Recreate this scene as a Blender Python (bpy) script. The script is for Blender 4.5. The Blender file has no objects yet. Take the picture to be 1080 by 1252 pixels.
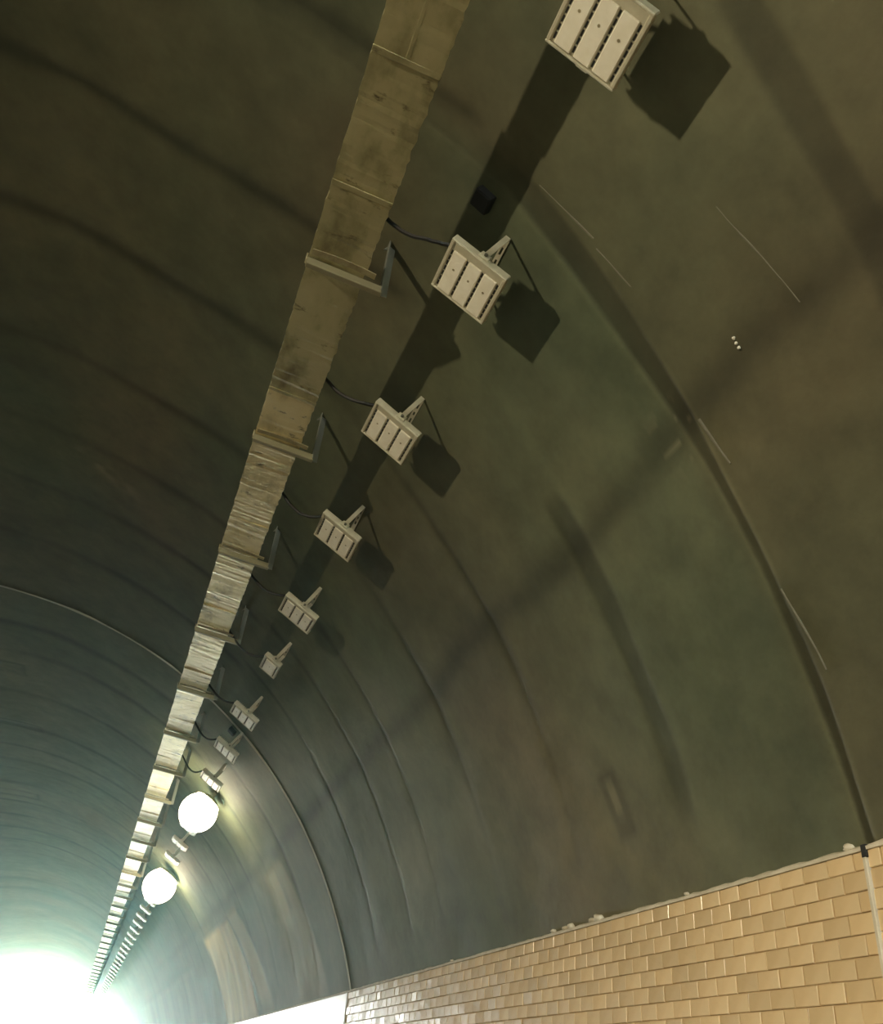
import bpy, bmesh, math, random
import numpy as np
from mathutils import Matrix, Vector

random.seed(7)
rng = np.random.default_rng(11)
scene = bpy.context.scene
COL = scene.collection

# ------------------------------------------------------------------ camera
# tunnel runs along +y, road at z = 0, camera 1.7 m above the road
CAM_H = 1.7
F_PX, W_PX, H_PX = 1080.0, 1080.0, 1252.0
VANISH = (75.0, 1310.0)              # where the tunnel axis vanishes, in pixels
ROLL = math.radians(17.8)
_a = np.array([VANISH[0] - W_PX / 2, VANISH[1] - H_PX / 2, F_PX]); _a /= np.linalg.norm(_a)
_u = np.array([0, -1.0, 0]); _u -= (_u @ _a) * _a; _u /= np.linalg.norm(_u)
_r = np.cross(_a, _u); _r *= np.sign(_r[0])
_u, _r = (math.cos(ROLL) * _u + math.sin(ROLL) * _r, math.cos(ROLL) * _r - math.sin(ROLL) * _u)
right = Vector((_r[0], _a[0], _u[0])); down = Vector((_r[1], _a[1], _u[1])); fwd = Vector((_r[2], _a[2], _u[2]))
cam_data = bpy.data.cameras.new('camera')
cam_data.sensor_fit = 'HORIZONTAL'; cam_data.sensor_width = 36.0
cam_data.lens = 36.0 * F_PX / W_PX
cam_data.clip_start = 0.05; cam_data.clip_end = 2000
cam = bpy.data.objects.new('camera', cam_data); COL.objects.link(cam)
M = Matrix((right, -down, -fwd)).transposed().to_4x4()
M.translation = (0, 0, CAM_H)
cam.matrix_world = M
scene.camera = cam

# ------------------------------------------------------------------ world, exposure
world = bpy.data.worlds.new('overcast_sky'); scene.world = world
world.use_nodes = True
bg = world.node_tree.nodes['Background']
bg.inputs['Color'].default_value = (0.86, 0.98, 0.95, 1)
bg.inputs['Strength'].default_value = 92.0
vs = scene.view_settings
vs.view_transform = 'Standard'; vs.look = 'None'; vs.gamma = 1.0; vs.use_curve_mapping = False
vs.exposure = 0.0
LEFT_LAMP_WATTS = 1060.0      # the lit lamp of the row opposite, beside the camera
GLOBE_STRENGTH = 26.0         # the two lit lamps down the tunnel
Y_BACK, Y_END = -52.0, 70.0

# daylight enters through both portals: light portals guide the sampling of the sky there
def portal_light(y, facing):
    l = bpy.data.lights.new('portal_daylight', 'AREA'); l.shape = 'RECTANGLE'; l.size = 13; l.size_y = 8
    l.cycles.is_portal = True
    o = bpy.data.objects.new('portal_daylight', l); COL.objects.link(o)
    o.location = (-2.64, y, 4.0)
    o.rotation_euler = (math.radians(90 if facing > 0 else -90), 0, 0)
portal_light(Y_END + .1, -1)
portal_light(Y_BACK - .1, 1)

# ------------------------------------------------------------------ helpers
CX, CZ, R = -2.6424, 1.0016, 6.0      # axis and radius of the vault
WALL_TOP = 2.84
WALL_X = 3.05
def on_vault(ang, rad=R):
    t = math.radians(ang); return CX + rad * math.sin(t), CZ + rad * math.cos(t)

def link(o, parent=None):
    COL.objects.link(o)
    if parent is not None: o.parent = parent
    return o
def obj(name, bm_or_mesh, mat, parent=None, smooth=False):
    if isinstance(bm_or_mesh, bmesh.types.BMesh):
        me = bpy.data.meshes.new(name); bm_or_mesh.normal_update(); bm_or_mesh.to_mesh(me); bm_or_mesh.free()
    else: me = bm_or_mesh
    if mat is not None and not me.materials: me.materials.append(mat)
    if smooth: me.polygons.foreach_set('use_smooth', [True] * len(me.polygons))
    return link(bpy.data.objects.new(name, me), parent)
def empty(name, loc=(0, 0, 0)):
    o = bpy.data.objects.new(name, None); o.location = loc; o.empty_display_size = .1
    return link(o)
def tag(o, label, cat, group=None):
    o['label'] = label; o['category'] = cat
    if group: o['group'] = group
    return o
def add_box(bm, lo, hi, bevel=0.0):
    r = bmesh.ops.create_cube(bm, size=1.0)
    vs_ = r['verts']
    for v in vs_:
        v.co = Vector(((lo[i] + hi[i]) / 2 + v.co[i] * (hi[i] - lo[i]) for i in range(3)))
    if bevel:
        es = list({e for v in vs_ for e in v.link_edges})
        bmesh.ops.bevel(bm, geom=es, offset=bevel, segments=1, affect='EDGES', profile=.5)
def add_cyl(bm, p0, p1, rad, seg=10, rad2=None):
    p0, p1 = Vector(p0), Vector(p1); d = p1 - p0
    m = Matrix.Translation((p0 + p1) / 2) @ d.to_track_quat('Z', 'Y').to_matrix().to_4x4()
    bmesh.ops.create_cone(bm, cap_ends=True, segments=seg, radius1=rad, radius2=rad if rad2 is None else rad2, depth=d.length, matrix=m)
def add_tube(bm, pts, rad, seg=6):
    rings = []
    for i, p in enumerate(pts):
        p = Vector(p)
        d = (Vector(pts[min(i + 1, len(pts) - 1)]) - Vector(pts[max(i - 1, 0)])).normalized()
        q = d.to_track_quat('Z', 'Y')
        rings.append([bm.verts.new(p + q @ Vector((rad * math.cos(2 * math.pi * k / seg), rad * math.sin(2 * math.pi * k / seg), 0))) for k in range(seg)])
    for a, b in zip(rings, rings[1:]):
        for k in range(seg):
            bm.faces.new((a[k], a[(k + 1) % seg], b[(k + 1) % seg], b[k]))
    bm.faces.new(rings[0][::-1]); bm.faces.new(rings[-1])

# ------------------------------------------------------------------ materials
def material(name, color, rough=.6, metal=0.0, spec=.5):
    m = bpy.data.materials.new(name); m.use_nodes = True
    b = m.node_tree.nodes['Principled BSDF']
    b.inputs['Base Color'].default_value = (*color, 1); b.inputs['Roughness'].default_value = rough
    b.inputs['Metallic'].default_value = metal; b.inputs['Specular IOR Level'].default_value = spec
    return m
def nd(m, t, **kw):
    n = m.node_tree.nodes.new(t)
    for k, v in kw.items():
        if k in n.inputs.keys(): n.inputs[k].default_value = v
        else: setattr(n, k, v)
    return n
def lk(m, a, b): m.node_tree.links.new(a, b)
def noise_color(m, colors, scale, detail=4, bump=0.0, bump_scale=None, stops=None, vec_scale=None, rough_var=0.0):
    """base colour from a noise through a ramp; optional fine bump"""
    b = m.node_tree.nodes['Principled BSDF']
    tc = nd(m, 'ShaderNodeTexCoord'); src = tc.outputs['Object']
    if vec_scale:
        mp = nd(m, 'ShaderNodeMapping'); mp.inputs['Scale'].default_value = vec_scale
        lk(m, src, mp.inputs['Vector']); src2 = mp.outputs['Vector']
    else: src2 = src
    n = nd(m, 'ShaderNodeTexNoise', Scale=scale, Detail=detail, Roughness=.6); lk(m, src2, n.inputs['Vector'])
    rp = nd(m, 'ShaderNodeValToRGB'); cr = rp.color_ramp
    stops = stops or [.3 + .4 * i / (len(colors) - 1) for i in range(len(colors))]
    while len(cr.elements) < len(colors): cr.elements.new(.5)
    for e, s, c in zip(cr.elements, stops, colors): e.position = s; e.color = (*c, 1)
    lk(m, n.outputs['Fac'], rp.inputs['Fac']); lk(m, rp.outputs['Color'], b.inputs['Base Color'])
    if bump:
        n2 = nd(m, 'ShaderNodeTexNoise', Scale=bump_scale or scale * 8, Detail=5.0); lk(m, src, n2.inputs['Vector'])
        bp = nd(m, 'ShaderNodeBump', Strength=bump, Distance=.01); lk(m, n2.outputs['Fac'], bp.inputs['Height'])
        lk(m, bp.outputs['Normal'], b.inputs['Normal'])
    return rp
def emission(name, color, strength):
    m = material(name, color); b = m.node_tree.nodes['Principled BSDF']
    b.inputs['Emission Color'].default_value = (*color, 1); b.inputs['Emission Strength'].default_value = strength
    return m

# concrete lining: sooty shotcrete whose stains are read from per-vertex marks (joint soot, pale washed patches)
def lining_material():
    m = material('sooty_concrete', (.1, .1, .08), .72, spec=.35)
    b = m.node_tree.nodes['Principled BSDF']
    rp = noise_color(m, [(.100, .107, .068), (.127, .128, .082), (.154, .145, .092)], .55, 6, bump=.35, bump_scale=14, stops=[.36, .5, .66])
    fine = nd(m, 'ShaderNodeTexNoise', Scale=3.2, Detail=8.0, Roughness=.65)
    tc = nd(m, 'ShaderNodeTexCoord'); lk(m, tc.outputs['Object'], fine.inputs['Vector'])
    mr = nd(m, 'ShaderNodeMapRange'); mr.inputs['From Min'].default_value = .3; mr.inputs['From Max'].default_value = .7
    mr.inputs['To Min'].default_value = .78; mr.inputs['To Max'].default_value = 1.2
    lk(m, fine.outputs['Fac'], mr.inputs['Value'])
    soot = nd(m, 'ShaderNodeAttribute', attribute_name='soot'); pale = nd(m, 'ShaderNodeAttribute', attribute_name='pale')
    mul = nd(m, 'ShaderNodeMath', operation='MULTIPLY'); lk(m, mr.outputs['Result'], mul.inputs[0]); lk(m, soot.outputs['Fac'], mul.inputs[1])
    vm = nd(m, 'ShaderNodeVectorMath', operation='SCALE'); lk(m, rp.outputs['Color'], vm.inputs[0]); lk(m, mul.outputs['Value'], vm.inputs['Scale'])
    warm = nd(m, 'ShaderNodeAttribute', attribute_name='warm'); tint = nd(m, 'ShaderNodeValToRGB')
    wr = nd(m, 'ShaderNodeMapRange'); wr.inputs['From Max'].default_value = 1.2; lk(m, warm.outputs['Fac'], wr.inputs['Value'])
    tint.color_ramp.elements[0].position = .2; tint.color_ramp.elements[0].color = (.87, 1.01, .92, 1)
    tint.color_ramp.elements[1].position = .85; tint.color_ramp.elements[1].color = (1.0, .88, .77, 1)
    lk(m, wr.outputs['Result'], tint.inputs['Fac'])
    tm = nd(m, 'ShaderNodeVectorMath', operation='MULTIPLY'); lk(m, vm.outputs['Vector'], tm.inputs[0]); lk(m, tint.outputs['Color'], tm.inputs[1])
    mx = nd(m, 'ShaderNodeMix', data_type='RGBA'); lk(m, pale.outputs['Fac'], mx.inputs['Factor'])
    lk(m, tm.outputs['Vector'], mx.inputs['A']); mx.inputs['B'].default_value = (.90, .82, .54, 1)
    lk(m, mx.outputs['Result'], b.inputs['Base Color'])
    return m
MAT_LINING = lining_material()
MAT_SEAL = material('joint_sealant', (.40, .39, .31), .6)
MAT_SEAL_DARK = material('dirty_mortar', (.15, .145, .10), .8)
def tile_material():
    m = material('glazed_tile', (.7, .66, .5), .24, spec=.6)
    b = m.node_tree.nodes['Principled BSDF']
    rp = noise_color(m, [(.62, .46, .25), (.74, .57, .33), (.80, .66, .42)], 1.1, 5, bump=.06, bump_scale=9, stops=[.35, .5, .65])
    oi = nd(m, 'ShaderNodeObjectInfo'); mr = nd(m, 'ShaderNodeMapRange')
    mr.inputs['To Min'].default_value = .86; mr.inputs['To Max'].default_value = 1.08
    lk(m, oi.outputs['Random'], mr.inputs['Value'])
    vm = nd(m, 'ShaderNodeVectorMath', operation='SCALE'); lk(m, rp.outputs['Color'], vm.inputs[0]); lk(m, mr.outputs['Result'], vm.inputs['Scale'])
    lk(m, vm.outputs['Vector'], b.inputs['Base Color'])
    return m
MAT_TILE = tile_material()
MAT_GROUT = material('tile_grout', (.50, .37, .20), .85)
MAT_WHITEWALL = material('white_wall_paint', (.78, .78, .72), .35)
noise_color(MAT_WHITEWALL, [(.66, .66, .6), (.8, .8, .75)], 1.3, 5)
MAT_LOW_BOUNCE = material('low_bounce_wall_tiles', (.16, .14, .09), .4)  # unseen left wall, kept dark to cut bounced light
MAT_COPING = material('coping_mortar', (.6, .56, .43), .7)
noise_color(MAT_COPING, [(.48, .44, .32), (.66, .62, .5)], 6, 5, bump=.5, bump_scale=40)
MAT_ROAD = material('asphalt', (.05, .05, .045), .24)
noise_color(MAT_ROAD, [(.06, .058, .05), (.10, .097, .086)], 1.5, 8, bump=.4, bump_scale=120)
MAT_KERB = material('kerb_concrete', (.16, .15, .13), .8)
MAT_LINE = material('road_paint', (.7, .7, .66), .6)
MAT_GROUND = material('outside_ground', (.2, .24, .13), .9)
noise_color(MAT_GROUND, [(.12, .17, .07), (.3, .28, .2)], .1, 6)
def tray_material(name, ramp, metal):
    m = material(name, (.5, .45, .3), .3, metal=metal, spec=.5)
    b = m.node_tree.nodes['Principled BSDF']
    rp = noise_color(m, ramp, 2.6, 7, bump=.12, bump_scale=30, stops=[.25, .38, .5, .7], vec_scale=(1.6, .9, 1))
    sp = nd(m, 'ShaderNodeTexNoise', Scale=7.0, Detail=5.0, Roughness=.7); mp = nd(m, 'ShaderNodeMapping'); mp.inputs['Scale'].default_value = (.7, 1.5, 1)
    tc = nd(m, 'ShaderNodeTexCoord'); lk(m, tc.outputs['Object'], mp.inputs['Vector']); lk(m, mp.outputs['Vector'], sp.inputs['Vector'])
    r2 = nd(m, 'ShaderNodeMapRange'); r2.inputs['From Min'].default_value = .60; r2.inputs['From Max'].default_value = .70
    lk(m, sp.outputs['Fac'], r2.inputs['Value'])
    mx = nd(m, 'ShaderNodeMix', data_type='RGBA'); lk(m, r2.outputs['Result'], mx.inputs['Factor']); lk(m, rp.outputs['Color'], mx.inputs['A'])
    mx.inputs['B'].default_value = (.12, .095, .045, 1); lk(m, mx.outputs['Result'], b.inputs['Base Color'])
    return m
MAT_TRAY = tray_material('galvanised_tray', [(.16, .13, .06), (.58, .50, .25), (.80, .70, .38), (.88, .78, .48)], .35)
MAT_TRAY_DULL = tray_material('dull_tray', [(.12, .10, .05), (.32, .30, .16), (.48, .45, .25), (.56, .52, .31)], .35)  # near tray sections, duller and darker than the far ones
MAT_STRAP = material('bracket_steel', (.42, .38, .24), .45, metal=.3)
noise_color(MAT_STRAP, [(.24, .21, .12), (.48, .44, .28)], 12, 4)
MAT_ARM = material('shaded_arm_steel', (.27, .25, .15), .5, metal=.2)  # darkened to stand in for shade on the arms' near faces
MAT_POST = material('grey_angle_steel', (.22, .23, .19), .5, metal=.3)
MAT_LAMP = material('lamp_white_paint', (.66, .62, .50), .4)
noise_color(MAT_LAMP, [(.42, .41, .30), (.60, .58, .45)], 9, 5)
MAT_LENS = material('lamp_lens_panel', (.80, .75, .66), .3)
noise_color(MAT_LENS, [(.82, .80, .66), (.93, .92, .80)], 14, 5)
MAT_SLOT = material('dark_slot', (.012, .012, .01), .7)
MAT_BOLT = material('bolt_steel', (.16, .16, .13), .4, metal=.6)
MAT_CABLE = material('black_cable', (.008, .008, .007), .6)
MAT_BLACK = material('black_box_plastic', (.006, .006, .006), .7)
MAT_LIT = emission('lit_led_panel', (1.0, .86, .62), 8)
MAT_GLOBE = emission('lit_bloom_globe', (1.0, .88, .64), GLOBE_STRENGTH)

# ------------------------------------------------------------------ vault lining
JOINTS = [-42.8, -33.6, -24.5, -15.4, -6.3, 2.84, 11.95, 21.1, 30.2, 39.3, 48.4, 57.5, 66.6]
RING_R = [1.62, 4.12, 5.42, 6.82, 8.15, 9.10, 10.36, 13.4, 14.8, 16.2, 17.6, 19.2, 20.4, 22.6, 24, 25.5, 27, 28.6, 32, 33.5, 35, 37]
RING_L = [1.3, 2.6, 3.9, 5.12, 6.6, 7.85, 9.0, 10.3, 13.1, 14.18, 16.02, 17.9, 19.3, 20.4, 22.3, 24, 25.5, 27, 28.6, 32, 33.5, 35, 37]

def field(ys, angs, cy, ca, seed):
    """smooth random field 0..1 on the (y, angle) grid with cells of cy metres and ca degrees"""
    g = np.random.default_rng(seed).random((260, 260))
    fy = (ys + 60) / cy; fa = (angs + 90) / ca
    iy = np.floor(fy).astype(int); ia = np.floor(fa).astype(int)
    ty = fy - iy; ta = fa - ia; ty = ty * ty * (3 - 2 * ty); ta = ta * ta * (3 - 2 * ta)
    iy %= 259; ia %= 259
    a = g[np.ix_(iy, ia)]; b = g[np.ix_(iy + 1, ia)]; c = g[np.ix_(iy, ia + 1)]; d = g[np.ix_(iy + 1, ia + 1)]
    T = ty[:, None]; A = ta[None, :]
    return a * (1 - T) * (1 - A) + b * T * (1 - A) + c * (1 - T) * A + d * T * A
def gauss(x, w): return np.exp(-(x / w) ** 2)
def smooth(e0, e1, x):
    t = np.clip((x - e0) / (e1 - e0), 0, 1); return t * t * (3 - 2 * t)

def lining_segment(y0, y1, parent):
    near = 0 < y1 and y0 < 22
    base = np.arange(y0, y1, .12 if near else .4)
    extra = []
    for rr in RING_R + RING_L:
        if near: extra += [rr + d for d in (-.3, -.25, .25, .3, -.17, .17, -.12, .12, -.085, .085, -.2, -.14, -.1, -.07, -.045, -.02, 0, .02, .045, .07, .1, .14, .2)]
    for j in (y0, y1):
        extra += list(np.arange(2.45, 3.4, .014)) if near else []
        extra += [j + s * d for s in (-1, 1) for d in (0, .012, .03, .06, .1, .15, .22)]
    ys = np.array(sorted({round(float(v), 3) for v in list(base) + extra if y0 <= v <= y1}))
    step = .5 if near else 1.5
    angs = np.unique(np.round(np.concatenate([np.arange(-73.0, 73.01, step), np.arange(50, 54, .25) if near else [0.0]]), 3))
    Y, A = ys[:, None], angs[None, :]
    soot = 0.86 + .28 * field(ys, angs, 1.7, 11, 3)
    depth = .010 * (field(ys, angs, .9, 6, 4) - .5) + .006 * (field(ys, angs, .3, 2.4, 5) - .5)
    breakup = field(ys, angs, .55, 5, 6); fade = field(ys, angs, 2.5, 14, 8)
    sideR = smooth(33, 36, A); sideL = 1 - sideR
    wob = .10 * (field(ys, angs, 3, 9, 9) - .5)
    for k, rr in enumerate(RING_R):
        tail = 1 - smooth(66.5, 71, A)
        bold = rr in (1.62, 4.12)
        w = (.065 if bold else .032) + .03 * breakup
        slope = .026 if rr < 2 else .0145
        yc = rr + slope * (A - 52) * (1 if rr < 11 else .3) + wob * .6
        s = (1 - smooth(.7, 1.5, np.abs(Y - yc) / w) if bold else gauss(Y - yc, w * (1.6 if rr > 12 else 1))) * sideR * tail * ((.8 + .2 * fade) if bold else (.35 + .65 * smooth(.2, .6, fade)))
        if bold: s = s * smooth(48.5, 50.5, A + (8 if rr < 2 else 0))
        depth = depth + .004 * s; soot = soot * (1 - (.44 if bold else .40) * s)
        lip = gauss(Y - yc + .13, .05) * sideR * tail * smooth(.45, .75, breakup)
        soot = soot * (1 + .12 * lip)
    for k, rr in enumerate(RING_L):
        w = (.05 + .05 * breakup) * (1.35 if rr > 12 else 1)
        s = gauss(Y - rr - wob, w) * sideL * (.4 + .6 * smooth(.15, .6, fade))
        depth = depth + .005 * s; soot = soot * (1 - .48 * s)
    for j in JOINTS:
        main = 1.0 if abs(j - 2.84) < .1 else .35
        if main == 1:
            yc = 2.70 + .0141 * (A - 38.6) * (A > 38.6) + wob * .25
            hwid = .034 + .050 * (1 - smooth(44, 58, A)) + .02 * (breakup - .5)
            s = (1 - smooth(.65, 1.15, np.abs(Y - yc) / hwid)) * (.72 + .35 * field(ys, angs, .2, 3, 21))
            s = s * (.35 + .65 * smooth(36, 39, A))
            lip = gauss(Y - yc + hwid + .012, .014) * smooth(.35, .6, field(ys, angs, 9, 4, 22)) * smooth(37, 39, A) + .5 * gauss(Y - yc - hwid - .012, .018) * smooth(37, 39, A)
            soot = soot * (1 + .30 * lip)
        else: s = gauss(Y - j - wob * .2 + .01, .05) * (.65 + .5 * breakup)
        soot = soot * (1 - .5 * main * np.clip(s, 0, 1)); depth = depth + .008 * main * np.clip(s, 0, 1)
    lon = gauss(A - 52.2 - 1.2 * (field(ys, angs, .6, 30, 12) - .5), 1.05) * (.8 + .3 * breakup)
    depth = depth + .005 * np.clip(lon, 0, 1); soot = soot * (1 - .42 * np.clip(lon, 0, 1))
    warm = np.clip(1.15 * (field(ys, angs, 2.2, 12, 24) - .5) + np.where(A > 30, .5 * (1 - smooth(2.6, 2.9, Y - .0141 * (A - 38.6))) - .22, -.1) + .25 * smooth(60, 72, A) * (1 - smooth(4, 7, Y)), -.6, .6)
    # pale marks: washed panels low on the right far wall, mortar crumbs on the hinge line, a scrape on the left
    pale = np.zeros_like(soot)
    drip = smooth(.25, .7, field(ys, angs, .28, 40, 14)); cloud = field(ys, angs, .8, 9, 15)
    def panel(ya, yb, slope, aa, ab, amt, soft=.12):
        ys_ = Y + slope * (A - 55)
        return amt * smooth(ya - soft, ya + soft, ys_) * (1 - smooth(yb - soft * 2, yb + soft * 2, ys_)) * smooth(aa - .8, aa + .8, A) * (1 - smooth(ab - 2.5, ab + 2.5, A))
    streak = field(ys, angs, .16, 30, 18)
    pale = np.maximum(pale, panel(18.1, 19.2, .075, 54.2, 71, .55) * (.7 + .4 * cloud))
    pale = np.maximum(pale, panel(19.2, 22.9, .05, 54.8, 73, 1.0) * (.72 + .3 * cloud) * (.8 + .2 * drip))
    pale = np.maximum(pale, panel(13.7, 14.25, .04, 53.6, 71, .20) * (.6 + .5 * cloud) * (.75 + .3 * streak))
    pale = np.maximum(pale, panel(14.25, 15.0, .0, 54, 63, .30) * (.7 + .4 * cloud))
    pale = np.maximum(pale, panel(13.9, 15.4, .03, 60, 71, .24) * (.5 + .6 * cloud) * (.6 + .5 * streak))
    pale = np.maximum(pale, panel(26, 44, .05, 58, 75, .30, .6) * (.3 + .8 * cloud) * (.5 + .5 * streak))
    # short worn loops where old form panels met, high on the left
    for (ya, yb, ab) in ((14.75, 15.15, 3.4), (17.75, 18.05, 5.5), (23.0, 23.5, 4.0)):
        d = np.maximum(np.abs(Y - (ya + yb) / 2) - (yb - ya) / 2, (A - ab) * .1)
        soot = soot * (1 - .38 * gauss(d, .045) * smooth(-9, -6, A))
    pale = np.maximum(pale, .10 * gauss(A - 63, 3.5) * smooth(6.6, 7.2, Y) * (1 - smooth(9.6, 10.8, Y)) * cloud)
    crumbs = (field(ys, angs, .06, .5, 16) > .72) * gauss(A - 52.2, 1.4) * gauss(Y - 3.02, .16)
    pale = np.maximum(pale, .10 * crumbs)
    scrape = gauss(Y - 8.1 - .05 * (A - 12), .12) * smooth(10, 12, A) * (1 - smooth(16, 19, A))
    pale = np.maximum(pale, .10 * scrape * smooth(.3, .7, field(ys, angs, .08, 1.2, 17)))
    pale = np.maximum(pale, .05 * gauss(Y - 5.75, .35) * gauss(A - 17, 4) * cloud)
    # patched rectangle low on the right
    patch = smooth(4.86, 4.92, Y) * (1 - smooth(5.08, 5.14, Y)) * smooth(64.0, 64.6, A) * (1 - smooth(68, 68.6, A))
    edge = patch * (1 - smooth(4.95, 4.98, Y) * (1 - smooth(5.03, 5.06, Y)) * smooth(64.6, 65.2, A) * (1 - smooth(66.6, 67.2, A)))
    soot = soot * (1 - .3 * edge); pale = np.maximum(pale, .05 * (patch - edge))
    rad = R + depth
    t = np.radians(A)
    X = CX + rad * np.sin(t); Z = CZ + rad * np.cos(t); YY = np.broadcast_to(Y, X.shape)
    co = np.stack([X, YY, Z], -1).reshape(-1, 3)
    ny, na = X.shape
    idx = np.arange(ny * na).reshape(ny, na)
    f = np.stack([idx[:-1, :-1], idx[:-1, 1:], idx[1:, 1:], idx[1:, :-1]], -1).reshape(-1, 4)
    me = bpy.data.meshes.new('lining_segment')
    me.vertices.add(len(co)); me.vertices.foreach_set('co', co.ravel())
    me.loops.add(f.size); me.loops.foreach_set('vertex_index', f.ravel().astype(np.int32))
    me.polygons.add(len(f)); me.polygons.foreach_set('loop_start', np.arange(0, f.size, 4, dtype=np.int32))
    me.polygons.foreach_set('use_smooth', [True] * len(f))
    me.update(calc_edges=True)
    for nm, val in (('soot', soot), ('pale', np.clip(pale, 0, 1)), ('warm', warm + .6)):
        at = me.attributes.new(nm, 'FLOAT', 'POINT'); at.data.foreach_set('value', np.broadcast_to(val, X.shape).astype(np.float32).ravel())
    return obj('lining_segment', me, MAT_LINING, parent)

ceiling = empty('ceiling'); ceiling['kind'] = 'structure'
bounds = [Y_BACK] + JOINTS + [Y_END]
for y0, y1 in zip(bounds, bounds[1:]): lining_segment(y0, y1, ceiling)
# outer concrete shell: closes the joints and stops the sky leaking in
def shell_strip(y0, y1, rad, a0, a1, step, thick):
    bm = bmesh.new(); prev = None
    n = int((a1 - a0) / step)
    for i in range(n + 1):
        a = a0 + (a1 - a0) * i / n
        ring = []
        for rr in (rad, rad + thick):
            x, z = on_vault(a, rr)
            ring += [bm.verts.new((x, y0, z)), bm.verts.new((x, y1, z))]
        if prev:
            p, q = prev, ring
            bm.faces.new((p[0], q[0], q[1], p[1])); bm.faces.new((p[2], p[3], q[3], q[2]))
            bm.faces.new((p[0], p[2], q[2], q[0])); bm.faces.new((p[1], q[1], q[3], p[3]))
        prev = ring
    return bm
shell_bm = shell_strip(Y_BACK, Y_END, R + .06, -82, 82, 2, .3)
obj('concrete_shell', shell_bm, MAT_SEAL_DARK, ceiling)
# sealant beads standing proud of the construction joints
def bead(y, a0, a1, w, proud, mat, jag=0.0):
    bm = bmesh.new(); prev = None
    n = int((a1 - a0) / .8)
    for i in range(n + 1):
        a = a0 + (a1 - a0) * i / n
        ww = w * (1 + jag * random.uniform(-.6, .6)); dy = jag * random.uniform(-.004, .004)
        pts = [(y - ww / 2 + dy, R + .02), (y - ww / 2 + dy, R - proud * .5), (y + dy, R - proud), (y + ww / 2 + dy, R - proud * .5), (y + ww / 2 + dy, R + .02)]
        ring = [bm.verts.new((on_vault(a, rr)[0], yy, on_vault(a, rr)[1])) for yy, rr in pts]
        if prev:
            for k in range(4): bm.faces.new((prev[k], ring[k], ring[k + 1], prev[k + 1]))
        prev = ring
    return bm
for (y, a0, a1, w, pr, mt, jg) in [(11.95, -72.5, 72.4, .026, .016, MAT_SEAL, .3), (2.60, 38.6, 42.5, .010, .006, MAT_SEAL_DARK, .9),
                                   (2.63, 42.9, 45.5, .008, .005, MAT_SEAL_DARK, .9), (2.825, 52.4, 55.0, .009, .005, MAT_SEAL_DARK, .9),
                                   (2.975, 61.0, 65.0, .007, .005, MAT_SEAL_DARK, .9), (2.02, 46.5, 52.0, .006, .004, MAT_SEAL_DARK, .9)]:
    obj('joint_bead', bead(y, a0, a1, w, pr, mt, jg), mt, ceiling, True)

# ------------------------------------------------------------------ road, kerbs, ground outside
bm = bmesh.new(); add_box(bm, (-8.35, Y_BACK, -.3), (WALL_X + .05, Y_END, 0)); floor = obj('floor', bm, MAT_ROAD); floor['kind'] = 'structure'
for i, (x0, x1) in enumerate(((-8.3, -7.5), (2.2, WALL_X))):
    bm = bmesh.new(); add_box(bm, (x0, Y_BACK, 0), (x1, Y_END, .18), .015); o = obj('trim_%d' % (i + 1), bm, MAT_KERB); o['kind'] = 'structure'
bm = bmesh.new(); y = Y_BACK + 1
while y < Y_END - 4: add_box(bm, (-2.72, y, 0), (-2.57, y + 4, .004)); y += 10
o = obj('lane_line', bm, MAT_LINE, floor)
bm = bmesh.new(); add_box(bm, (-200, Y_END, -.5), (200, 400, -.05)); add_box(bm, (-200, -300, -.5), (200, Y_BACK, -.05))
o = obj('ground', bm, MAT_GROUND); o['kind'] = 'structure'

# ------------------------------------------------------------------ tiled side walls
TILE_L, TILE_H, GROUT = .167, .084, .005
TILE_TOP = WALL_TOP - .012
Y_TILED = 12.0
def wall_mesh(x, sgn, y_tiles):
    bm = bmesh.new()
    add_box(bm, (min(x, x + sgn * .25), Y_BACK, 0), (max(x, x + sgn * .25), y_tiles, WALL_TOP - .01))
    me = bpy.data.meshes.new('wall'); bm.to_mesh(me); bm.free(); return me
wall_right = obj('wall_right', wall_mesh(WALL_X, 1, Y_TILED), MAT_GROUT); wall_right['kind'] = 'structure'
bm = bmesh.new(); add_box(bm, (WALL_X - .012, Y_TILED + .004, 0), (WALL_X + .25, Y_END, WALL_TOP - .004), .004)
obj('painted_panel', bm, MAT_WHITEWALL, wall_right)
def tile_mesh(k):
    bm = bmesh.new(); r_ = random.Random(k)
    L, H, T = TILE_L - GROUT, TILE_H - GROUT, .008
    add_box(bm, (-T, -L / 2, -H / 2), (.004, L / 2, H / 2))
    fr = [e for e in bm.edges if all(v.co.x < -.001 for v in e.verts)]
    bmesh.ops.bevel(bm, geom=fr, offset=.003, segments=1, affect='EDGES')
    for v in bm.verts:                                # each tile a little dished and skewed, as glazed tiles are
        if v.co.x < -.001: v.co.x += r_.uniform(-.0012, .0012)
    me = bpy.data.meshes.new('tile'); bm.normal_update(); bm.to_mesh(me); bm.free(); me.materials.append(MAT_TILE); return me
tile_meshes = [tile_mesh(k) for k in range(8)]
singles = []; rest = []
for row in range(32):
    z = TILE_TOP - TILE_H * (row + .5)
    if z < .25: break
    y = -6.0 + (TILE_L * .5 if row % 2 else 0)
    while y < Y_TILED - .12:
        (singles if 2.45 < y < 12.2 and z > 1.9 else rest).append((y, z)); y += TILE_L
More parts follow.
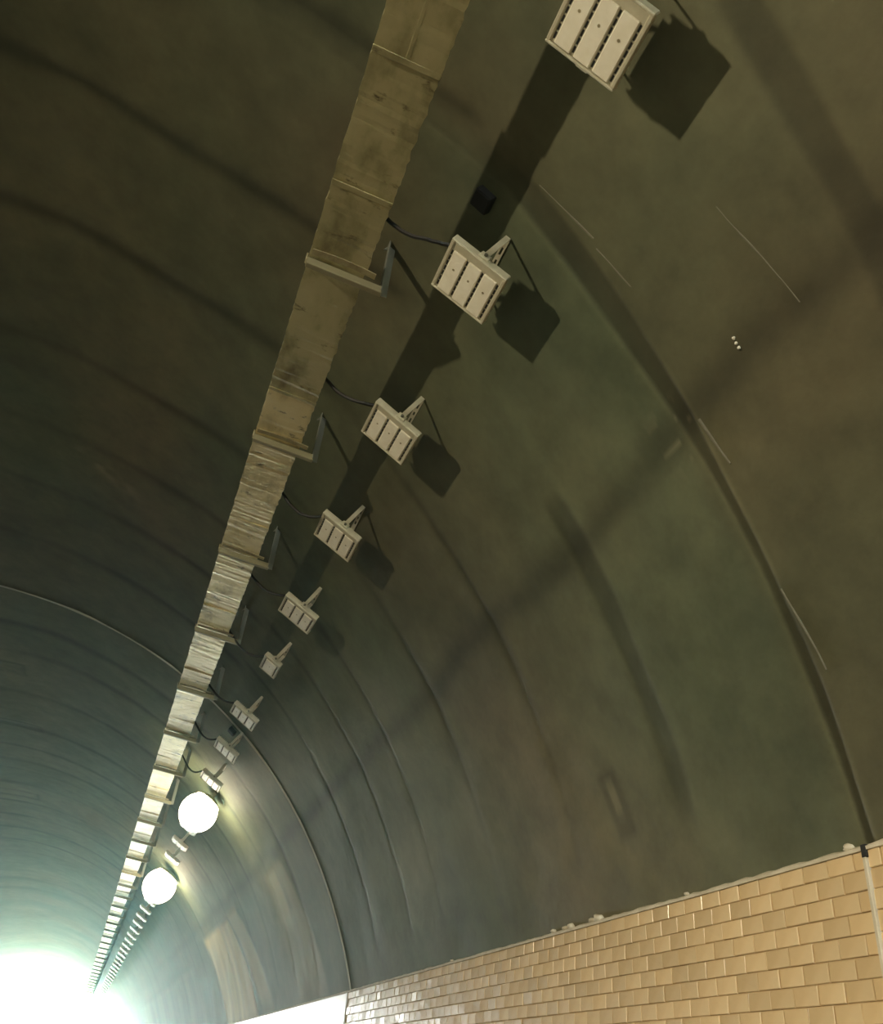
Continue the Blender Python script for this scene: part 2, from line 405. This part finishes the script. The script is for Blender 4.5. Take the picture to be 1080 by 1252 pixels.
def tile_rank(p):                                     # tiles that show largest in the photograph come first
    y, z = p
    v = Vector((WALL_X, y, z - CAM_H)); d = v.dot(fwd)
    px = F_PX * v.dot(right) / d + W_PX / 2; py = F_PX * v.dot(down) / d + H_PX / 2
    inside = d > 0 and -20 < px < W_PX + 20 and py < H_PX + 15
    return (0 if inside else 1, d)
singles.sort(key=tile_rank)
rest += singles[299:]; singles = singles[:299]
for (y, z) in singles:
    o = bpy.data.objects.new('tile', random.choice(tile_meshes)); link(o, wall_right)
    o.location = (WALL_X + random.uniform(-.0015, .0015), y, z)
    o.rotation_euler = (random.gauss(0, .006), random.gauss(0, .010), random.gauss(0, .014))
bm = bmesh.new()
for (y, z) in rest:
    m = Matrix.Translation((WALL_X + random.uniform(-.0015, .0015), y, z)) @ Matrix.Rotation(random.gauss(0, .014), 4, 'Z') @ Matrix.Rotation(random.gauss(0, .01), 4, 'Y')
    n0 = len(bm.verts); bm.from_mesh(tile_meshes[0]); bm.verts.ensure_lookup_table()
    for v in bm.verts[n0:]: v.co = m @ v.co
o = obj('small_tile', bm, MAT_TILE, wall_right); o['kind'] = 'stuff'
# mortar coping along the top of the tiled wall, uneven, with crumbs left on it
bm = bmesh.new(); prev = None; y = Y_BACK
while y <= Y_END:
    j = random.uniform(-.004, .004) if y < 14 else 0
    ring = [bm.verts.new(p) for p in ((WALL_X - .018, y, WALL_TOP - .02), (WALL_X - .018 + j * .5, y, WALL_TOP - .004 + j), (WALL_X + .012, y, WALL_TOP + .012 + j), (WALL_X + .14, y, WALL_TOP + .012), (WALL_X + .14, y, WALL_TOP - .02))]
    if prev:
        for k in range(5): bm.faces.new((prev[k], ring[k], ring[(k + 1) % 5], prev[(k + 1) % 5]))
    prev = ring; y += .06 if 2 < y < 12.1 else .5
obj('coping', bm, MAT_COPING, wall_right)
for (y, s) in [(5.62, .05), (5.72, .035), (6.02, .04), (6.12, .03), (6.3, .035), (3.30, .03), (4.6, .02), (8.4, .02)]:
    bm = bmesh.new(); bmesh.ops.create_icosphere(bm, subdivisions=2, radius=s)
    for v in bm.verts: v.co *= random.uniform(.75, 1.15); v.co.z *= .55
    o = obj('mortar_lump', bm, MAT_COPING, wall_right, True); o.location = (WALL_X + .012, y, WALL_TOP + .016)
# pale sealant strip in the vertical movement joint near the right edge, with a dark gap at its top
bm = bmesh.new(); add_box(bm, (WALL_X - .024, 3.175, .2), (WALL_X + .01, 3.197, WALL_TOP - .05), .004)
obj('sealant_strip', bm, MAT_COPING, wall_right)
bm = bmesh.new(); add_box(bm, (WALL_X - .021, 3.17, WALL_TOP - .05), (WALL_X + .01, 3.20, WALL_TOP + .004), .002)
obj('joint_gap', bm, MAT_SLOT, wall_right)
XL = 2 * CX - WALL_X
wall_left = obj('wall_left', wall_mesh(XL, -1, Y_END), MAT_LOW_BOUNCE); wall_left['kind'] = 'structure'

# ------------------------------------------------------------------ cable tray along the crown
TX0, TX1, TZ0, TZ1 = .095, .432, CAM_H + 4.03, CAM_H + 4.00
TH = .095
STRAPS = [1.815 + 1.785 * k for k in range(36)]
tray = empty('cable_tray', (.26, 1.0, TZ0))
tag(tray, 'long galvanised cable tray running the length of the vault beside the floodlights', 'cable tray')
cuts = [-1.2, .6, 2.28] + [3.05 + 1.785 * k for k in range(36)]
cuts = [c for c in cuts if c < 65]
def tray_section(y0, y1, seed):
    r_ = random.Random(seed); bm = bmesh.new(); prev = None
    n = max(4, int((y1 - y0) / (.03 if y0 < 14 else .3)))
    dz = r_.uniform(-.008, .008); tw = r_.uniform(-.006, .006)
    for i in range(n + 1):
        y = y0 + (y1 - y0) * i / n - .26 * 0
        j0 = r_.uniform(-.005, .005) if y0 < 14 else 0; j1 = r_.uniform(-.006, .006) if y0 < 14 else 0
        zb0, zb1 = TZ0 + dz + tw, TZ1 + dz - tw
        pts = [(TX0 + .004 - j0 * .3, zb0 + TH), (TX0 - j0, zb0 - abs(j0) * .6), (TX1 + j1, zb1 - abs(j1) * .6), (TX1 + .003, zb1 + TH),
               (TX1 - .004, zb1 + TH), (TX1 - .006, zb1 + .006), (TX0 + .006, zb0 + .006), (TX0 + .009, zb0 + TH)]
        ring = [bm.verts.new((p[0] - .26, y - 1.0, p[1] - TZ0)) for p in pts]
        if prev:
            for k in range(8): bm.faces.new((prev[k], prev[(k + 1) % 8], ring[(k + 1) % 8], ring[k]))
        else: bm.faces.new(ring[::-1])
        prev = ring
    bm.faces.new(prev)
    return bm
for k, (y0, y1) in enumerate(zip(cuts, cuts[1:])):
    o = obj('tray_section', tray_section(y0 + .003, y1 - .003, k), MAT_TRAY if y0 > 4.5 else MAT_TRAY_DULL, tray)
    bm = bmesh.new()                                # splice plate lapping the joint
    add_box(bm, (TX0 - .262, y1 - 1.03, -.010), (TX1 - .258, y1 - .998, -.004 + .002), .002)
    for v in bm.verts: v.co.z += (TZ1 - TZ0) * (v.co.x + .165) / .337
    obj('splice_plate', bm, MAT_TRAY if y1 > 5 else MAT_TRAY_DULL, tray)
bm = bmesh.new(); add_box(bm, (-.01, -1.8, -.008), (.012, 1.27, .0), .003)
for v in bm.verts: v.co.z += (TZ1 - TZ0) * (v.co.x + .165) / .337
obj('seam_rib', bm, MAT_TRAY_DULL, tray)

# ------------------------------------------------------------------ hangers carrying the tray
ORD = ['first', 'second', 'third', 'fourth', 'fifth', 'sixth', 'seventh', 'eighth', 'ninth', 'tenth', 'eleventh', 'twelfth', 'thirteenth',
       'fourteenth', 'fifteenth', 'sixteenth', 'seventeenth', 'eighteenth', 'nineteenth', 'twentieth']
def build_hanger():
    """origin at the outer end of the arm under the tray; x to the right, z up"""
    root = empty('tray_hanger')
    drop = -.03 / .337
    bm = bmesh.new()                                  # channel arm under the tray
    add_box(bm, (-.008, -.020, -.066), (.455, .020, -.012), .004)
    for v in bm.verts: v.co.z += drop * v.co.x
    obj('arm', bm, MAT_ARM, root)
    bm = bmesh.new()                                  # bowed flat strap pressed against the arm
    for i in range(7):
        x0, x1 = .01 + .055 * i, .01 + .055 * (i + 1)
        s0, s1 = .014 * math.sin(math.pi * i / 7), .012 * math.sin(math.pi * (i + 1) / 7)
        p = [(x0, -.085 - s0), (x0, -.045 - s0), (x1, -.045 - s1), (x1, -.085 - s1)]
        lo = [bm.verts.new((x, y, -.016 + drop * x)) for x, y in p]; hi = [bm.verts.new((x, y, -.008 + drop * x)) for x, y in p]
        bm.faces.new(lo); bm.faces.new(hi[::-1])
        for a in range(4): bm.faces.new((lo[a], hi[a], hi[(a + 1) % 4], lo[(a + 1) % 4]))
    obj('strap', bm, MAT_STRAP, root)
    bm = bmesh.new(); add_box(bm, (-.016, -.018, -.040), (-.006, .018, .02), .003)
    obj('end_clip', bm, MAT_STRAP, root)
    bm = bmesh.new()                                  # vertical angle post up to the lining
    add_box(bm, (.446, -.024, -.09), (.454, .024, .44)); add_box(bm, (.446, .016, -.09), (.494, .024, .40))
    obj('post', bm, MAT_POST, root)
    bm = bmesh.new()                                  # gusseted foot plate bolted to the lining
    m = Matrix.Translation((.462, 0, .392)) @ Matrix.Rotation(math.radians(31.5), 4, 'Y')
    add_box(bm, (-.06, -.07, .0), (.09, .07, .008), .002)
    v = [bm.verts.new(p) for p in ((.01, .018, 0), (.085, .018, 0), (.01, .018, -.09), (.01, .026, 0), (.085, .026, 0), (.01, .026, -.09))]
    for f in ((0, 1, 2), (3, 5, 4), (0, 3, 4, 1), (1, 4, 5, 2), (0, 2, 5, 3)): bm.faces.new([v[i] for i in f])
    for vv in bm.verts: vv.co = m @ vv.co
    obj('foot_plate', bm, MAT_POST, root)
    for (x, y) in ((.448, -.045), (.52, -.045)):
        bm = bmesh.new(); q = m @ Vector((x - .448 - .03, y, -.006)); add_cyl(bm, q, m @ Vector((x - .448 - .03, y, .004)), .011, 6)
        obj('bolt', bm, MAT_BOLT, root)
    return root
def copy_thing(src):
    r = src.copy(); link(r)
    for ch in src.children:
        c = ch.copy(); link(c); c.parent = r
    return r
hanger0 = build_hanger()
for k, y in enumerate(STRAPS[1:]):
    h = hanger0 if k == 0 else copy_thing(hanger0)
    h.location = (TX0, y, TZ0)
    if k < 12:
        lab = ORD[k] + ' steel hanger under the cable tray' + (', the nearest one, with a bowed strap' if k == 0 else ', counting from the top of the photo')
    else:
        lab = 'small steel hanger in the distant closely spaced run under the cable tray'
    tag(h, lab, 'bracket', 'hangers carrying the cable tray')

# ------------------------------------------------------------------ floodlights
TILT = 29.5
LW, LL, LZ = .36, .325, -.285           # body width, length along the tunnel, face depth below the mount
def build_slots(xs, y0, y1, n):
    bm = bmesh.new()
    for x in xs:
        for i in range(n):
            ya = y0 + (y1 - y0) * (i + .12) / n; yb = y0 + (y1 - y0) * (i + .88) / n
            add_box(bm, (x - .0045, ya, LZ - .0015), (x + .0045, yb, LZ + .004))
    return bm
def bracket_bm(cx, arm_w=.034):
    bm = bmesh.new(); h = LL / 2 + .018
    for s in (-1, 1):
        y0 = s * h
        add_box(bm, (cx - arm_w / 2, min(y0, y0 + s * .006), LZ + .012), (cx + arm_w / 2, max(y0, y0 + s * .006), -.004), .0015)
        add_box(bm, (cx - .032, min(y0 - s * .012, y0 + s * .008), LZ + .006), (cx + .032, max(y0 - s * .012, y0 + s * .008), LZ + .055), .004)
    w = arm_w / 2                                    # base with two long slots and a middle hole left open
    for x0, x1 in ((cx - w, cx - .007), (cx + .007, cx + w)): add_box(bm, (x0, -h, -.008), (x1, h, -.001))
    for y0, y1 in ((-h, -.11), (-.055, -.018), (.018, .055), (.11, h)): add_box(bm, (cx - .008, y0, -.008), (cx + .008, y1, -.001))
    return bm
def build_lamp(width=LW, modules=3, lit=None):
    root = empty('floodlight')
    hw = width / 2; hl = LL / 2; x0 = -.015
    bm = bmesh.new()                                  # shallow cast housing with fins on its back
    add_box(bm, (x0 - hw, -hl, LZ), (x0 + hw, hl, LZ + .032), .004)
    n = int(width / .024)
    for i in range(n):
        x = x0 - hw + .02 + (width - .04) * i / (n - 1); add_box(bm, (x - .002, -hl + .03, LZ + .03), (x + .002, hl - .03, LZ + .07))
    obj('housing', bm, MAT_LAMP, root)
    for s in (-1, 1):
        bm = bmesh.new()                              # end plates: a lip below the face and rounded ears at the back
        ya, yb = sorted((s * hl, s * (hl + .014)))
        add_box(bm, (x0 - hw - .006, ya, LZ - .010), (x0 + hw + .006, yb, LZ + .045), .005)
        obj('end_plate', bm, MAT_LAMP, root)
        bm = bmesh.new()                              # thickened side flange
        xa, xb = sorted((x0 + s * (hw - .016), x0 + s * (hw + .005)))
        add_box(bm, (xa, -hl, LZ - .008), (xb, hl, LZ + .03), .004)
        obj('side_flange', bm, MAT_LAMP, root)
    pitch = (width - .05) / modules
    for i in range(modules):
        xc = x0 - hw + .025 + pitch * (i + .5)
        bm = bmesh.new(); add_box(bm, (xc - pitch / 2 + .0095, -hl + .046, LZ - .009), (xc + pitch / 2 - .0095, hl - .004, LZ + .004), .004)
        mod = obj('lens_panel', bm, lit or MAT_LENS, root)
        bm = bmesh.new(); add_cyl(bm, (xc, -.01, LZ - .0105), (xc, -.01, LZ - .007), .007, 10)
        if lit is None: obj('lens_screw', bm, MAT_STRAP, mod)
        else: bm.free()
    xs = [x0 - hw + .025 + pitch * i for i in range(modules + 1)]
    o = obj('vent_slots', build_slots(xs, -hl + .05, hl - .012, 7), MAT_SLOT, root); o['kind'] = 'stuff'
    obj('mounting_bracket', bracket_bm(x0 + .012), MAT_LAMP, root)
    for s in (-1, 1):
        bm = bmesh.new(); add_cyl(bm, (x0 + .012, s * (hl + .02), LZ + .03), (x0 + .012, s * (hl + .036), LZ + .03), .011, 8)
        obj('pivot_bolt', bm, MAT_BOLT, root)
    return root
def mount(o, y, ang=38.5, tilt=TILT, yaw=0.0):
    x, z = on_vault(ang, R - .002)
    o.matrix_world = Matrix.Translation((x, y, z)) @ Matrix.Rotation(math.radians(tilt), 4, 'Y') @ Matrix.Rotation(math.radians(yaw), 4, 'Z')
    return o
def cable_mesh(lamp_y, seed, sag, end_x=-.19):
    """black lead from the tray's right edge to the lamp's upper corner, in the lamp's own space"""
    r_ = random.Random(seed)
    x, z = on_vault(38.5, R - .002)
    inv = (Matrix.Translation((x, lamp_y, z)) @ Matrix.Rotation(math.radians(TILT), 4, 'Y')).inverted()
    a = Vector((TX1 - .02, lamp_y + .02, TZ1 + .085)); b = inv.inverted() @ Vector((end_x, -.10, LZ + .03))
    pts = []
    for i in range(15):
        t = i / 14; p = a.lerp(b, t)
        p.z -= sag * math.sin(math.pi * t) * (.6 + .8 * t); p.y += .02 * math.sin(2 * math.pi * t) + r_.uniform(-.003, .003)
        pts.append(inv @ p)
    bm = bmesh.new(); add_tube(bm, pts, .0125, 6); return bm

LAMP_Y = [1.67, 3.15, 4.60, 6.06, 7.57, 8.93, 10.63, 12.08, 13.62]
lamp0 = build_lamp()
small_lamp = build_lamp(.20, 1)
names = ['nearest white floodlight, cut by the top edge of the photo',
         'second white floodlight from the top, beside the nearest tray hanger',
         'third white floodlight from the top, with its V bracket and clear shadow',
         'fourth white floodlight from the top, its shadow faint on the lining',
         'fifth white floodlight from the top, with three panels catching the light',
         'small single panel floodlight, sixth from the top',
         'seventh floodlight from the top, just above a small black box',
         'eighth floodlight from the top, seen edge on beneath a small black box',
         'ninth floodlight from the top, just above the larger glowing globe']
LG = 'row of floodlights along the right of the tray'
def add_cable(l, y, k):
    obj('power_cable', cable_mesh(y, k, [.0, .05, .06, .10, .06, .10, .06, .10, .12][k % 9] + .01, -.105 if k == 5 else -.19), MAT_CABLE, l)
first = True
for k, y in enumerate(LAMP_Y):
    if k == 5: l = small_lamp
    elif first: l = lamp0; first = False
    else:
        l = lamp0.copy(); link(l)
        for ch in lamp0.children:
            if ch.name.startswith('power_cable'): continue
            c = ch.copy(); link(c); c.parent = l
            for g in ch.children:
                d = g.copy(); link(d); d.parent = c
    mount(l, y, 38.5, TILT + [0, -.5, .5, 0, -1, 0, 1, 2, 1][k], [0, 0, 1, -1, 1, 0, 1, -1, 0][k])
    tag(l, names[k], 'floodlight', LG)
for k, l in enumerate([o for o in COL.objects if o.name.startswith('floodlight') and o.get('label') in names]):
    add_cable(l, LAMP_Y[names.index(l['label'])], names.index(l['label']))
# farther lamps: too small to show their parts, one mesh each
def far_lamp_mesh():
    bm = bmesh.new(); hw, hl = LW / 2, LL / 2
    add_box(bm, (-hw, -hl, LZ), (hw, hl, LZ + .045), .005)
    for i in range(3):
        xc = -hw + .025 + (LW - .05) / 3 * (i + .5); add_box(bm, (xc - .042, -hl + .02, LZ - .015), (xc + .042, hl - .006, LZ + .004), .004)
    b2 = bracket_bm(0); me = bpy.data.meshes.new('floodlight'); b2.to_mesh(me); b2.free(); bm.from_mesh(me)
    me2 = bpy.data.meshes.new('distant_floodlight'); bm.normal_update(); bm.to_mesh(me2); bm.free(); me2.materials.append(MAT_LENS); return me2
far_me = far_lamp_mesh()
far_names = {16.75: 'tenth floodlight from the top, just below the larger glowing globe', 18.15: 'eleventh floodlight from the top, between the two glowing globes',
             19.6: 'twelfth floodlight from the top, just above the smaller glowing globe'}
far_y = [16.75, 18.15, 19.6] + [23.9 + 1.43 * k for k in range(29)]
for y in far_y:
    o = bpy.data.objects.new('floodlight', far_me); link(o); mount(o, y)
    tag(o, far_names.get(y, 'tiny distant floodlight in the merged row between the lower globe and the portal'), 'floodlight', LG)
# the two lamps that burn: an oversize globe stands in for each one's bloom
def build_bloom_lamp(rad):
    root = empty('bloom_lamp')
    bm = bmesh.new(); bmesh.ops.create_uvsphere(bm, u_segments=32, v_segments=18, radius=rad)
    for v in bm.verts: v.co.z += LZ + .02
    obj('bloom_globe', bm, MAT_GLOBE, root, True)
    bm = bmesh.new(); rings = []                      # added dish that keeps the globe's light off the lining
    for i in range(9):
        t = math.radians(3 + 43 * i / 8)
        rings.append([bm.verts.new((rad * 1.05 * math.sin(t) * math.cos(a), rad * 1.05 * math.sin(t) * math.sin(a), LZ + .02 + rad * 1.05 * math.cos(t))) for a in [2 * math.pi * k / 28 for k in range(28)]])
    bm.faces.new(rings[0][::-1])
    for p, q in zip(rings, rings[1:]):
        for k in range(28): bm.faces.new((p[k], p[(k + 1) % 28], q[(k + 1) % 28], q[k]))
    obj('housing', bm, MAT_LAMP, root)
    bm = bmesh.new(); add_box(bm, (-.03, -.03, LZ + rad), (.03, .03, .148), .004)
    obj('mounting_bracket', bm, MAT_LAMP, root)
    return root
for y, rad, lab in ((14.95, .30, 'lit lamp among the floodlights, its bloom shaped as the larger glowing globe'), (22.0, .36, 'lit lamp nearer the portal, its bloom shaped as the smaller glowing globe')):
    g = build_bloom_lamp(rad); x, z = on_vault(39.4, R - .13)
    g.matrix_world = Matrix.Translation((x, y, z)) @ Matrix.Rotation(math.radians(TILT), 4, 'Y')
    tag(g, lab, 'lamp', 'lit lamps in the row')
# the lit floodlight of the opposite row, just outside the frame, whose light throws the hard shadows
lit_lamp = build_lamp(lit=MAT_LIT)
xl, zl = on_vault(-38.5, R - .002)
lit_lamp.matrix_world = Matrix.Translation((xl, .35, zl)) @ Matrix.Rotation(math.radians(-22), 4, 'Y')
tag(lit_lamp, 'lit floodlight of the opposite row, on the left of the vault out of view', 'floodlight')
ld = bpy.data.lights.new('lit_floodlight_light', 'AREA'); ld.shape = 'RECTANGLE'; ld.size = .3; ld.size_y = .28
ld.energy = LEFT_LAMP_WATTS; ld.color = (1.0, .84, .58)
lo = bpy.data.objects.new('lit_floodlight_light', ld); link(lo, lit_lamp); lo.location = (-.015, 0, LZ - .03)

# ------------------------------------------------------------------ small things on the lining
def lining_frame(y, ang, rad=R):
    x, z = on_vault(ang, rad); return Matrix.Translation((x, y, z)) @ Matrix.Rotation(math.radians(ang), 4, 'Y')
for (y, ang, lab) in ((2.89, 36.3, 'small black junction box on the lining just above the second floodlight'), (12.15, 37.1, 'small black junction box between the seventh and eighth floodlights')):
    root = empty('junction_box')
    root.matrix_world = lining_frame(y, ang, R + .004)
    bm = bmesh.new(); add_box(bm, (-.055, -.055, -.055), (.055, .055, 0), .004); obj('housing', bm, MAT_BLACK, root)
    bm = bmesh.new(); add_box(bm, (-.05, -.05, -.062), (.05, .05, -.055), .003); obj('lid', bm, MAT_BLACK, root)
    tag(root, lab, 'junction box')
ROW = ['upper', 'middle', 'lower']
for i, (dy, da) in enumerate(((-.006, -.24), (0, 0), (.004, .24))):
    bm = bmesh.new(); bmesh.ops.create_icosphere(bm, subdivisions=2, radius=.008)
    for v in bm.verts: v.co *= random.uniform(.8, 1.2)
    o = obj('mortar_plug', bm, MAT_LENS, None, True); o.matrix_world = lining_frame(2.385 + dy, 51.2 + da, R - .004)
    tag(o, ROW[i] + ' of three tiny white plugs on the brown right side of the lining', 'plug', 'white plugs on the lining')

# ------------------------------------------------------------------ thin haze filling the tunnel, tinted cyan for the portal glow
HAZE_DENSITY = .0026
haze_mat = bpy.data.materials.new('glow_haze'); haze_mat.use_nodes = True
nt = haze_mat.node_tree; nt.nodes.remove(nt.nodes['Principled BSDF'])
sc_ = nt.nodes.new('ShaderNodeVolumeScatter'); sc_.inputs['Density'].default_value = HAZE_DENSITY
sc_.inputs['Anisotropy'].default_value = .8; sc_.inputs['Color'].default_value = (.38, .95, .92, 1)
nt.links.new(sc_.outputs['Volume'], nt.nodes['Material Output'].inputs['Volume'])
bm = bmesh.new(); add_box(bm, (-9.2, Y_BACK + 1, -.2), (4.0, Y_END + 1, 7.6))
haze = obj('haze', bm, haze_mat); haze['kind'] = 'stuff'
